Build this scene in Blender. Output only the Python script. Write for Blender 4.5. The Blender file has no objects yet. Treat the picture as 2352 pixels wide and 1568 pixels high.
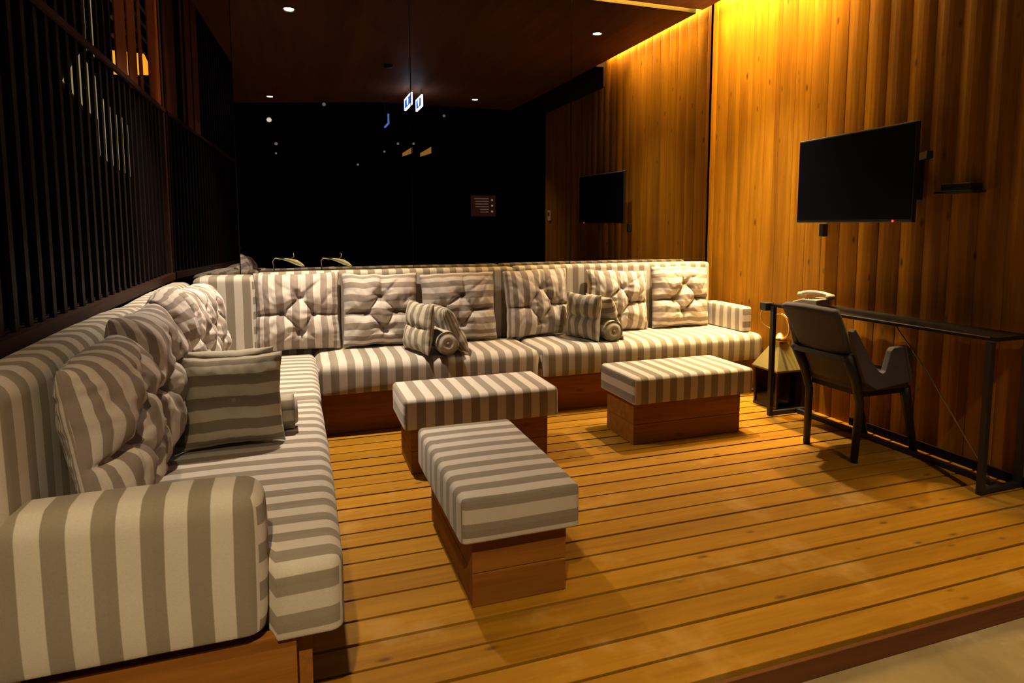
import bpy, bmesh, math, random
from mathutils import Vector, Matrix, noise
random.seed(7)
C = bpy.context.scene.collection
S = bpy.context.scene

# ------------------------------------------------------------------ constants (metres, deck top at z = 0)
W = 3.30        # timber wall
G = 4.545       # glass wall
XL = -0.765     # slatted screen
HC = 2.988      # ceiling underside
SEAT = 0.45

# ------------------------------------------------------------------ node helpers
def mat(name):
    m = bpy.data.materials.new(name); m.use_nodes = True
    nt = m.node_tree; nt.nodes.clear()
    return m, nt
class NB:
    def __init__(s, nt): s.nt = nt
    def n(s, t, **kw):
        nd = s.nt.nodes.new(t)
        for k, v in kw.items(): setattr(nd, k, v)
        return nd
    def link(s, a, b): s.nt.links.new(a, b)
    def val(s, sock, v):
        if isinstance(v, bpy.types.NodeSocket): s.link(v, sock)
        else: sock.default_value = v
    def math(s, op, a, b=0.0, c=None, clamp=False):
        nd = s.n('ShaderNodeMath', operation=op); nd.use_clamp = clamp
        s.val(nd.inputs[0], a); s.val(nd.inputs[1], b)
        if c is not None: s.val(nd.inputs[2], c)
        return nd.outputs[0]
    def mix(s, f, a, b, mode='MIX'):
        nd = s.n('ShaderNodeMix', data_type='RGBA', blend_type=mode)
        s.val(nd.inputs[0], f); s.val(nd.inputs[6], a); s.val(nd.inputs[7], b)
        return nd.outputs[2]
    def ramp(s, f, stops):
        nd = s.n('ShaderNodeValToRGB'); cr = nd.color_ramp
        while len(cr.elements) < len(stops): cr.elements.new(0.5)
        for e, (p, c) in zip(cr.elements, stops): e.position = p; e.color = c
        s.val(nd.inputs[0], f); return nd.outputs[0]
    def noise(s, vec, scale, detail=3, rough=0.55, dist=0.0):
        nd = s.n('ShaderNodeTexNoise'); s.val(nd.inputs['Vector'], vec)
        nd.inputs['Scale'].default_value = scale; nd.inputs['Detail'].default_value = detail
        nd.inputs['Roughness'].default_value = rough; nd.inputs['Distortion'].default_value = dist
        return nd.outputs[0]
    def sep(s, v):
        nd = s.n('ShaderNodeSeparateXYZ'); s.link(v, nd.inputs[0]); return nd.outputs
    def comb(s, x, y, z):
        nd = s.n('ShaderNodeCombineXYZ')
        for i, q in enumerate((x, y, z)): s.val(nd.inputs[i], q)
        return nd.outputs[0]
    def bump(s, h, strength, dist=0.01):
        nd = s.n('ShaderNodeBump'); nd.inputs['Strength'].default_value = strength
        nd.inputs['Distance'].default_value = dist; s.link(h, nd.inputs['Height']); return nd.outputs[0]
    def out(s, col, rough=0.6, normal=None, metal=0.0, spec=0.5, sheen=0.0, emit=None, estr=0.0, coat=0.0):
        b = s.n('ShaderNodeBsdfPrincipled'); o = s.n('ShaderNodeOutputMaterial')
        s.val(b.inputs['Base Color'], col); s.val(b.inputs['Roughness'], rough)
        b.inputs['Metallic'].default_value = metal; b.inputs['Specular IOR Level'].default_value = spec
        b.inputs['Sheen Weight'].default_value = sheen; b.inputs['Coat Weight'].default_value = coat
        if emit is not None:
            s.val(b.inputs['Emission Color'], emit); b.inputs['Emission Strength'].default_value = estr
        if normal is not None: s.link(normal, b.inputs['Normal'])
        s.link(b.outputs[0], o.inputs[0]); return b
def rgb(r, g, b): return (r, g, b, 1.0)

def wood(name, grain, across, width, light, dark, offset=0.0, rough=0.55, knot=0.7, tint=0.35, kd=1.0, world=True, stain=0.0, spec=0.12):
    """timber: grain along axis `grain`, planks counted along axis `across`"""
    m, nt = mat(name); b = NB(nt)
    src = b.n('ShaderNodeNewGeometry').outputs['Position'] if world else b.n('ShaderNodeTexCoord').outputs['Object']
    ax = b.sep(src)
    idx = b.math('FLOOR', b.math('DIVIDE', b.math('SUBTRACT', ax[across], offset), width))
    wn = b.n('ShaderNodeTexWhiteNoise', noise_dimensions='1D'); b.link(idx, wn.inputs['W']); rnd = wn.outputs[0]
    comps = []
    for i in range(3):
        k = 0.07 if i == grain else 1.0
        comps.append(b.math('ADD', b.math('MULTIPLY', ax[i], k), b.math('MULTIPLY', rnd, 7.0 + 3 * i)))
    v = b.comb(*comps)
    g1 = b.noise(v, 38, 5, 0.62, 0.6)
    g2 = b.noise(v, 9, 3, 0.5, 1.2)
    g = b.math('ADD', b.math('MULTIPLY', g1, 0.5), b.math('MULTIPLY', g2, 0.5))
    col = b.ramp(g, [(0.28, dark), (0.72, light)])
    col = b.mix(b.math('MULTIPLY', rnd, tint), col, b.mix(0.5, dark, rgb(0.0, 0.0, 0.0)), 'MIX')
    # knots
    comps = []
    for i in range(3):
        k = (3.2 if i == grain else 8.0) * kd
        comps.append(b.math('ADD', b.math('MULTIPLY', ax[i], k), b.math('MULTIPLY', rnd, 5.0)))
    vo = b.n('ShaderNodeTexVoronoi'); b.link(b.comb(*comps), vo.inputs['Vector']); vo.inputs['Scale'].default_value = 1.0
    on = b.math('GREATER_THAN', b.sep(vo.outputs['Color'])[0], 0.35)
    kn = b.math('MULTIPLY', b.ramp(vo.outputs['Distance'], [(0.05, rgb(1, 1, 1)), (0.14, rgb(0, 0, 0))]), on)
    col = b.mix(b.math('MULTIPLY', kn, knot), col, b.mix(0.6, dark, rgb(0.02, 0.006, 0.002)))
    if stain:
        st = b.noise(src, 3.0, 4, 0.6)
        st = b.ramp(st, [(0.56, rgb(0, 0, 0)), (0.72, rgb(1, 1, 1))])
        col = b.mix(b.math('MULTIPLY', st, stain), col, rgb(0.42, 0.25, 0.07))
        sd = b.ramp(b.noise(src, 5.3, 3, 0.5), [(0.6, rgb(0, 0, 0)), (0.75, rgb(1, 1, 1))])
        col = b.mix(b.math('MULTIPLY', sd, stain * 0.8), col, dark)
    b.out(col, rough, b.bump(g1, 0.15, 0.004), spec=spec)
    return m

def fabric(name, light, dark, period=0.094, phase=0.0, edge=0.012):
    """two-tone striped upholstery cloth; stripes run across UV.u (metres)"""
    m, nt = mat(name); b = NB(nt)
    uv = b.n('ShaderNodeUVMap').outputs[0]
    u = b.sep(uv)[0]; vv = b.sep(uv)[1]
    t = b.math('FRACT', b.math('ADD', b.math('DIVIDE', u, period), phase))
    tri = b.math('ABSOLUTE', b.math('SUBTRACT', t, 0.5))           # 0.5 at the ends
    s = b.ramp(tri, [(0.25 - edge, rgb(0, 0, 0)), (0.25 + edge, rgb(1, 1, 1))])
    idx = b.math('FLOOR', b.math('ADD', b.math('DIVIDE', u, period), phase))
    wn = b.n('ShaderNodeTexWhiteNoise', noise_dimensions='1D'); b.link(idx, wn.inputs['W'])
    d2 = b.mix(b.math('MULTIPLY', wn.outputs[0], 0.10), dark, light)
    col = b.mix(s, light, d2)
    wx = b.math('SINE', b.math('MULTIPLY', u, 2400)); wy = b.math('SINE', b.math('MULTIPLY', vv, 2400))
    wv = b.math('MULTIPLY', wx, wy)
    n1 = b.noise(b.n('ShaderNodeTexCoord').outputs['Object'], 260, 2)
    n2 = b.noise(b.n('ShaderNodeTexCoord').outputs['Object'], 5, 3)
    col = b.mix(0.28, col, b.mix(n1, rgb(0.25, 0.25, 0.25), rgb(1, 1, 1)), 'MULTIPLY')
    col = b.mix(0.25, col, b.mix(n2, rgb(0.45, 0.43, 0.4), rgb(1, 1, 1)), 'MULTIPLY')
    h = b.math('ADD', b.math('MULTIPLY', wv, 0.3), n1)
    b.out(col, 0.92, b.bump(h, 0.25, 0.0015), spec=0.15, sheen=0.15)
    return m

def plain(name, col, rough=0.5, metal=0.0, spec=0.5, nscale=40, amt=0.15, bump=0.05, emit=None, estr=0.0, coat=0.0):
    m, nt = mat(name); b = NB(nt)
    n1 = b.noise(b.n('ShaderNodeTexCoord').outputs['Object'], nscale, 3)
    c = b.mix(amt, col, b.mix(n1, rgb(0.1, 0.1, 0.1), rgb(1, 1, 1)), 'MULTIPLY')
    b.out(c, rough, b.bump(n1, bump, 0.002), metal, spec, emit=emit, estr=estr, coat=coat)
    return m
def glow(name, col, strength):
    m, nt = mat(name); b = NB(nt)
    e = b.n('ShaderNodeEmission'); e.inputs[0].default_value = col; e.inputs[1].default_value = strength
    o = b.n('ShaderNodeOutputMaterial'); b.link(e.outputs[0], o.inputs[0]); return m

# ------------------------------------------------------------------ materials
CREAM = rgb(0.62, 0.555, 0.47); TAUPE = rgb(0.275, 0.228, 0.165)
M = {}
M['fab'] = fabric('striped_cloth', CREAM, TAUPE)
M['fabp'] = fabric('striped_cushion_cloth', rgb(0.64, 0.57, 0.50), rgb(0.295, 0.235, 0.19), period=0.094, phase=0.2)
M['fabs'] = fabric('striped_pillow_cloth', rgb(0.54, 0.48, 0.36), rgb(0.245, 0.2, 0.135), period=0.086, phase=0.1)
M['button'] = plain('button_cloth', rgb(0.30, 0.24, 0.18), 0.9, nscale=200)
M['wall'] = wood('larch_wall_boards', 2, 1, 0.145, rgb(0.46, 0.196, 0.006), rgb(0.19, 0.064, 0.002), offset=0.02, rough=0.6, tint=0.45, knot=0.95, kd=1.35)
M['deck'] = wood('larch_deck_boards', 0, 1, 0.11935, rgb(0.37, 0.178, 0.010), rgb(0.21, 0.086, 0.0045), offset=1.385, rough=0.55, tint=0.24, knot=0.9, kd=1.45, stain=0.6)
M['base'] = wood('larch_plinth_boards', 0, 2, 0.12, rgb(0.34, 0.140, 0.022), rgb(0.17, 0.058, 0.008), offset=-0.01, rough=0.55, tint=0.25, knot=0.7)
M['basey'] = wood('larch_plinth_boards_side', 1, 2, 0.12, rgb(0.34, 0.140, 0.022), rgb(0.17, 0.058, 0.008), offset=-0.01, rough=0.55, tint=0.25, knot=0.7)
M['fascia'] = wood('step_fascia_board', 0, 2, 0.2, rgb(0.16, 0.056, 0.016), rgb(0.07, 0.022, 0.007), offset=-0.1, tint=0.1)
M['ceil'] = wood('ceiling_boards', 1, 0, 0.14, rgb(0.30, 0.12, 0.06), rgb(0.15, 0.058, 0.03), tint=0.3, knot=0.3)
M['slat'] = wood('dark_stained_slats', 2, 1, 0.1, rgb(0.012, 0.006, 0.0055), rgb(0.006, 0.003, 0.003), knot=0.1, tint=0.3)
M['transom'] = wood('red_cedar_boards', 2, 1, 0.3, rgb(0.22, 0.07, 0.022), rgb(0.12, 0.036, 0.012), knot=0.2, tint=0.3)
M['rail'] = wood('dark_brown_rail', 1, 0, 0.4, rgb(0.036, 0.015, 0.009), rgb(0.02, 0.008, 0.005), knot=0.1, tint=0.1)
M['pale'] = plain('lit_edge_paint', rgb(0.55, 0.42, 0.16), 0.6)  # light colour stands for the glow on the ceiling panel edge
M['jointline'] = plain('dark_glass_joint', rgb(0.004, 0.004, 0.004), 0.8, spec=0.1)
M['steel'] = plain('black_powder_coat', rgb(0.012, 0.012, 0.014), 0.45, 0.0, 0.5)
M['steelb'] = plain('worn_steel_cable', rgb(0.5, 0.46, 0.44), 0.35, 1.0)
M['dtop'] = plain('black_glass_top', rgb(0.008, 0.006, 0.007), 0.4, 0.0, 0.2, bump=0.0)
M['tvb'] = plain('tv_casing', rgb(0.012, 0.012, 0.013), 0.4)
M['tvs'] = plain('tv_screen_black', rgb(0.003, 0.003, 0.004), 0.25, 0.0, 0.3, bump=0.0)
M['led'] = glow('standby_led_red', rgb(1, 0.02, 0.02), 6)
M['chair'] = plain('grey_wool_cloth', rgb(0.13, 0.118, 0.122), 0.95, 0, 0.1, nscale=300, amt=0.5, bump=0.3)
M['cleg'] = plain('black_stained_wood', rgb(0.012, 0.011, 0.012), 0.5)
M['brass'] = plain('polished_brass', rgb(0.80, 0.50, 0.12), 0.25, 1.0)
M['lmetal'] = plain('lantern_metal', rgb(0.05, 0.03, 0.02), 0.45, 0.4)
M['lroof'] = plain('lantern_roof_sheet', rgb(0.62, 0.52, 0.20), 0.35, 0.8, nscale=12, amt=0.4)
M['wax'] = plain('candle_wax', rgb(0.75, 0.62, 0.35), 0.6)
M['phone'] = plain('ivory_phone_plastic', rgb(0.46, 0.38, 0.27), 0.45)
M['plug'] = plain('black_plastic', rgb(0.015, 0.015, 0.016), 0.4)
M['cordy'] = plain('amber_cable', rgb(0.75, 0.5, 0.18), 0.5)
M['plate'] = plain('ivory_switch_plate', rgb(0.7, 0.62, 0.45), 0.4)
M['leaf'] = plain('dry_leaf', rgb(0.46, 0.40, 0.16), 0.6, nscale=25, amt=0.5)
M['soil'] = plain('planter_soil', rgb(0.06, 0.045, 0.03), 0.95, nscale=60, amt=0.8, bump=0.6)
M['trimring'] = plain('downlight_trim', rgb(0.25, 0.2, 0.16), 0.4, 0.6)
M['lens'] = glow('downlight_lens', rgb(1.0, 0.86, 0.66), 45)
M['bulbfar'] = glow('distant_bulb', rgb(1.0, 0.85, 0.65), 2.2)
M['bulbfaint'] = glow('faint_distant_bulb', rgb(1.0, 0.82, 0.6), 0.45)
M['strip'] = glow('amber_led_strip', rgb(1.0, 0.64, 0.14), 440)
M['strip2'] = glow('amber_led_strip_dim', rgb(1.0, 0.60, 0.12), 420)
M['signblue'] = glow('sign_blue_face', rgb(0.03, 0.16, 0.9), 2.6)
M['signwhite'] = glow('sign_white_edge', rgb(0.75, 0.85, 1.0), 9)
M['signdim'] = glow('sign_blue_dim', rgb(0.14, 0.3, 0.9), 1.6)
M['board'] = glow('notice_board_face', rgb(0.17, 0.05, 0.026), 0.30)  # weak light falling on the board is put in as glow, print and icons too
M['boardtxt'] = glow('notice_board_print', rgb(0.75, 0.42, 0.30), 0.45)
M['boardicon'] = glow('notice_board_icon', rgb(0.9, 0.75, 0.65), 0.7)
M['wallpatch'] = glow('far_lit_wall_amber', rgb(1.0, 0.42, 0.08), .8)  # glow stands in for lamplight on distant wall parts
M['orange'] = glow('orange_lamp_shade', rgb(1.0, 0.36, 0.02), 1.1)
M['litwin'] = glow('lit_window_pane', rgb(0.62, 0.47, 0.22), 0.42)
M['louvre'] = plain('pale_louvre', rgb(0.7, 0.66, 0.62), 0.5)

def stone():
    m, nt = mat('beige_stone_floor'); b = NB(nt)
    p = b.n('ShaderNodeNewGeometry').outputs['Position']
    n1 = b.noise(p, 2.2, 6, 0.65, 1.5); n2 = b.noise(p, 40, 3)
    c = b.ramp(n1, [(0.3, rgb(0.17, 0.115, 0.042)), (0.6, rgb(0.235, 0.17, 0.075)), (0.72, rgb(0.33, 0.26, 0.135))])
    c = b.mix(0.25, c, b.mix(n2, rgb(0.3, 0.3, 0.3), rgb(1, 1, 1)), 'MULTIPLY')
    b.out(c, 0.5, b.bump(n2, 0.1, 0.003)); return m
M['stone'] = stone()
def glass():
    m, nt = mat('night_glass'); b = NB(nt)
    gl = b.n('ShaderNodeBsdfGlossy'); gl.inputs['Roughness'].default_value = 0.0
    gl.inputs['Color'].default_value = rgb(0.93, 0.9, 0.88)
    tr = b.n('ShaderNodeBsdfTransparent'); tr.inputs['Color'].default_value = rgb(0.35, 0.36, 0.38)
    fr = b.n('ShaderNodeFresnel'); fr.inputs['IOR'].default_value = 3.3
    mx = b.n('ShaderNodeMixShader'); b.link(fr.outputs[0], mx.inputs[0])
    b.link(tr.outputs[0], mx.inputs[1]); b.link(gl.outputs[0], mx.inputs[2])
    o = b.n('ShaderNodeOutputMaterial'); b.link(mx.outputs[0], o.inputs[0]); return m
M['glass'] = glass()
def clearglass():
    m, nt = mat('lantern_glass'); b = NB(nt)
    gl = b.n('ShaderNodeBsdfGlossy'); gl.inputs['Roughness'].default_value = 0.02
    tr = b.n('ShaderNodeBsdfTransparent'); tr.inputs['Color'].default_value = rgb(0.9, 0.86, 0.75)
    fr = b.n('ShaderNodeFresnel'); fr.inputs['IOR'].default_value = 1.45
    mx = b.n('ShaderNodeMixShader'); b.link(fr.outputs[0], mx.inputs[0])
    b.link(tr.outputs[0], mx.inputs[1]); b.link(gl.outputs[0], mx.inputs[2])
    o = b.n('ShaderNodeOutputMaterial'); b.link(mx.outputs[0], o.inputs[0]); return m
M['lglass'] = clearglass()

# ------------------------------------------------------------------ object helpers
def obj(name, bm, m, parent=None, smooth=False, local=False):
    if parent is not None and not local:
        bmesh.ops.transform(bm, matrix=parent_matrix(parent).inverted(), verts=bm.verts)
    bm.normal_update()
    me = bpy.data.meshes.new(name); bm.to_mesh(me); bm.free()
    me.materials.append(m)
    if smooth:
        for p in me.polygons: p.use_smooth = True
    o = bpy.data.objects.new(name, me); C.objects.link(o)
    if parent is not None: o.parent = parent
    return o
def parent_matrix(p):
    mtx = Matrix.LocRotScale(p.location, p.rotation_euler, p.scale)
    return parent_matrix(p.parent) @ mtx if p.parent else mtx
def tag(o, label=None, cat=None, group=None, kind=None):
    if label: o['label'] = label
    if cat: o['category'] = cat
    if group: o['group'] = group
    if kind: o['kind'] = kind
    return o
def thing(name, label, cat, loc=(0, 0, 0), rot=(0, 0, 0), group=None):
    o = bpy.data.objects.new(name, None); C.objects.link(o)
    o.empty_display_size = 0.05
    o.location = loc; o.rotation_euler = rot
    return tag(o, label, cat, group)
def copy_tree(o, loc, rot=None, label=None):
    c = o.copy(); C.objects.link(c); c.location = loc
    if rot is not None: c.rotation_euler = rot
    if label: c['label'] = label
    for ch in list(o.children):
        d = ch.copy(); C.objects.link(d); d.parent = c
        for g in list(ch.children):
            e = g.copy(); C.objects.link(e); e.parent = d
    return c
def add_box(bm, x0, x1, y0, y1, z0, z1, bev=0.0, mtx=None):
    r = bmesh.ops.create_cube(bm, size=1.0)
    vs = r['verts']
    for v in vs:
        v.co = Vector((x0 + (v.co.x + .5) * (x1 - x0), y0 + (v.co.y + .5) * (y1 - y0), z0 + (v.co.z + .5) * (z1 - z0)))
    if bev > 0:
        es = list({e for v in vs for e in v.link_edges})
        rb = bmesh.ops.bevel(bm, geom=es, offset=bev, segments=2, affect='EDGES', profile=0.6)
        vs = list({v for v in vs if v.is_valid} | set(rb['verts']))
    if mtx is not None: bmesh.ops.transform(bm, matrix=mtx, verts=vs)
    return vs
def box(x0, x1, y0, y1, z0, z1, bev=0.0):
    bm = bmesh.new(); add_box(bm, x0, x1, y0, y1, z0, z1, bev); return bm
def add_bar(bm, a, b, w, h=None, up=(0, 0, 1), bev=0.0):
    """square bar from a to b, section w x h"""
    a = Vector(a); b = Vector(b); h = h or w
    d = b - a; L = d.length; z = d.normalized()
    upv = Vector(up)
    if abs(z.dot(upv)) > 0.98: upv = Vector((1, 0, 0))
    x = upv.cross(z).normalized(); y = z.cross(x)
    m = Matrix((x, y, z)).transposed().to_4x4(); m.translation = a
    add_box(bm, -w / 2, w / 2, -h / 2, h / 2, 0, L, bev, m)
def add_tube(bm, pts, r, seg=8, closed=False, r_end=None):
    pts = [Vector(p) for p in pts]; n = len(pts); rings = []
    prev = None
    for i, p in enumerate(pts):
        if closed: t = (pts[(i + 1) % n] - pts[i - 1]).normalized()
        else: t = (pts[min(i + 1, n - 1)] - pts[max(i - 1, 0)]).normalized()
        if prev is None:
            up = Vector((0, 0, 1)) if abs(t.z) < .9 else Vector((1, 0, 0))
            x = up.cross(t).normalized()
        else:
            x = (prev - t * prev.dot(t)).normalized()
        prev = x; y = t.cross(x)
        rr = r if r_end is None else r + (r_end - r) * i / (n - 1)
        rings.append([bm.verts.new(p + rr * (math.cos(2 * math.pi * k / seg) * x + math.sin(2 * math.pi * k / seg) * y)) for k in range(seg)])
    m = n if closed else n - 1
    for i in range(m):
        a, b2 = rings[i], rings[(i + 1) % n]
        for k in range(seg):
            bm.faces.new((a[k], a[(k + 1) % seg], b2[(k + 1) % seg], b2[k]))
    if not closed:
        bm.faces.new(list(reversed(rings[0]))); bm.faces.new(rings[-1])
def tube(pts, r, seg=8, closed=False, r_end=None):
    bm = bmesh.new(); add_tube(bm, pts, r, seg, closed, r_end); return bm
def add_lathe(bm, prof, c=(0, 0, 0), seg=24, mtx=None):
    rings = []
    for r, z in prof:
        if r < 1e-5: rings.append([bm.verts.new((0, 0, z))])
        else: rings.append([bm.verts.new((r * math.cos(2 * math.pi * k / seg), r * math.sin(2 * math.pi * k / seg), z)) for k in range(seg)])
    for a, b in zip(rings, rings[1:]):
        for k in range(seg):
            q = [a[k % len(a)], a[(k + 1) % seg % len(a)], b[(k + 1) % seg % len(b)], b[k % len(b)]]
            q2 = []
            for v in q:
                if v not in q2: q2.append(v)
            if len(q2) > 2: bm.faces.new(q2)
    vs = [v for r in rings for v in r]
    m = Matrix.Translation(c) @ (mtx or Matrix.Identity(4))
    bmesh.ops.transform(bm, matrix=m, verts=vs)
    bmesh.ops.recalc_face_normals(bm, faces=bm.faces)
def lathe(prof, c=(0, 0, 0), seg=24, mtx=None):
    bm = bmesh.new(); add_lathe(bm, prof, c, seg, mtx); return bm
def prism(poly, axis, a0, a1, bev=0.0):
    """extrude a polygon (list of 2D) along axis: coordinates are the two other axes in order"""
    bm = bmesh.new()
    def P(u, v, w):
        return (w, u, v) if axis == 0 else (u, w, v) if axis == 1 else (u, v, w)
    A = [bm.verts.new(P(u, v, a0)) for u, v in poly]; B = [bm.verts.new(P(u, v, a1)) for u, v in poly]
    n = len(poly)
    bm.faces.new(A); bm.faces.new(list(reversed(B)))
    for i in range(n): bm.faces.new((A[i], B[i], B[(i + 1) % n], A[(i + 1) % n]))
    bmesh.ops.recalc_face_normals(bm, faces=bm.faces)
    if bev: bmesh.ops.bevel(bm, geom=list(bm.edges), offset=bev, segments=2, affect='EDGES', profile=.6)
    return bm

def soft_box(x0, x1, y0, y1, z0, z1, r=0.03, along='x', puff=0.008, wob=0.003, seed=0, u0=0.0, rb=0.012):
    """upholstered foam block with rounded edges; UV.u = metres across the stripes (stripes counted along `along`, wrapping over the edges)"""
    def axis(a, b):
        L = b - a; n = max(2, int(L / 0.05))
        c = [a + L * i / n for i in range(n + 1)]
        extra = [a + r * t for t in (.0, .25, .5, .75, 1)] + [b - r * t for t in (.0, .25, .5, .75, 1)]
        out = sorted(set(round(q, 5) for q in c if a + r < q < b - r) | set(round(q, 5) for q in extra))
        res = [out[0]]
        for q in out[1:]:
            if q - res[-1] > 1e-4: res.append(q)
        return res
    X, Y, Z = axis(x0, x1), axis(y0, y1), axis(z0, z1)
    Z = sorted(set(Z) | {round(z0 + rb * t, 5) for t in (.25, .5, .75, 1)})
    lo = Vector((x0, y0, z0)); hi = Vector((x1, y1, z1)); ce = (lo + hi) / 2; h = (hi - lo) / 2
    bm = bmesh.new(); uvl = bm.loops.layers.uv.new('UVMap')
    cache = {}
    def uvw(p, face):
        if along == 'x':
            u = p.x
            if face == 0: u = x0 - (z1 - p.z)
            if face == 1: u = x1 + (z1 - p.z)
            return u + u0, p.y - p.z
        if along == 'y':
            u = p.y
            if face == 2: u = y0 - (z1 - p.z)
            if face == 3: u = y1 + (z1 - p.z)
            return u + u0, p.x - p.z
        return p.z + u0, p.x + p.y
    def V(x, y, z):
        k = (x, y, z)
        if k in cache: return cache[k]
        p = Vector(k)
        rl = [r, r, rb]
        q = Vector([min(max(p[i], lo[i] + rl[i]), hi[i] - r) for i in range(3)])
        d = p - q
        if d.z < 0: d.z *= r / rb
        if d.length > 1e-7:
            d = d.normalized() * r
            if d.z < 0: d.z *= rb / r
            p2 = q + d
        else: p2 = p.copy()
        n = [(p2[i] - ce[i]) / h[i] for i in range(3)]
        if puff:
            for i in range(3):
                o_ = [j for j in range(3) if j != i]
                f = (1 - n[o_[0]] ** 4) * (1 - n[o_[1]] ** 4)
                if abs(n[i]) > 0.85 and not (i == 2 and n[i] < 0): p2[i] += math.copysign(puff * max(f, 0), n[i])
        if wob:
            nv = noise.noise_vector(p2 * 5.0 + Vector((seed * 3.1, seed, 0)))
            p2 += nv * wob
        v = bm.verts.new(p2); cache[k] = v; return v
    def grid(A, B, f, face, flip):
        for i in range(len(A) - 1):
            for j in range(len(B) - 1):
                cs = [f(A[i], B[j]), f(A[i + 1], B[j]), f(A[i + 1], B[j + 1]), f(A[i], B[j + 1])]
                if flip: cs.reverse()
                fc = bm.faces.new([V(*c) for c in cs])
                for lp, c in zip(fc.loops, cs): lp[uvl].uv = uvw(Vector(c), face)
    grid(Y, Z, lambda a, b: (x0, a, b), 0, True); grid(Y, Z, lambda a, b: (x1, a, b), 1, False)
    grid(X, Z, lambda a, b: (a, y0, b), 2, False); grid(X, Z, lambda a, b: (a, y1, b), 3, True)
    grid(X, Y, lambda a, b: (a, b, z0), 4, True); grid(X, Y, lambda a, b: (a, b, z1), 5, False)
    return bm

def seg_d(px, py, a, b):
    ax, ay = a; bx, by = b; dx, dy = bx - ax, by - ay
    t = max(0, min(1, ((px - ax) * dx + (py - ay) * dy) / (dx * dx + dy * dy + 1e-9)))
    return math.hypot(px - ax - t * dx, py - ay - t * dy)

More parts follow.
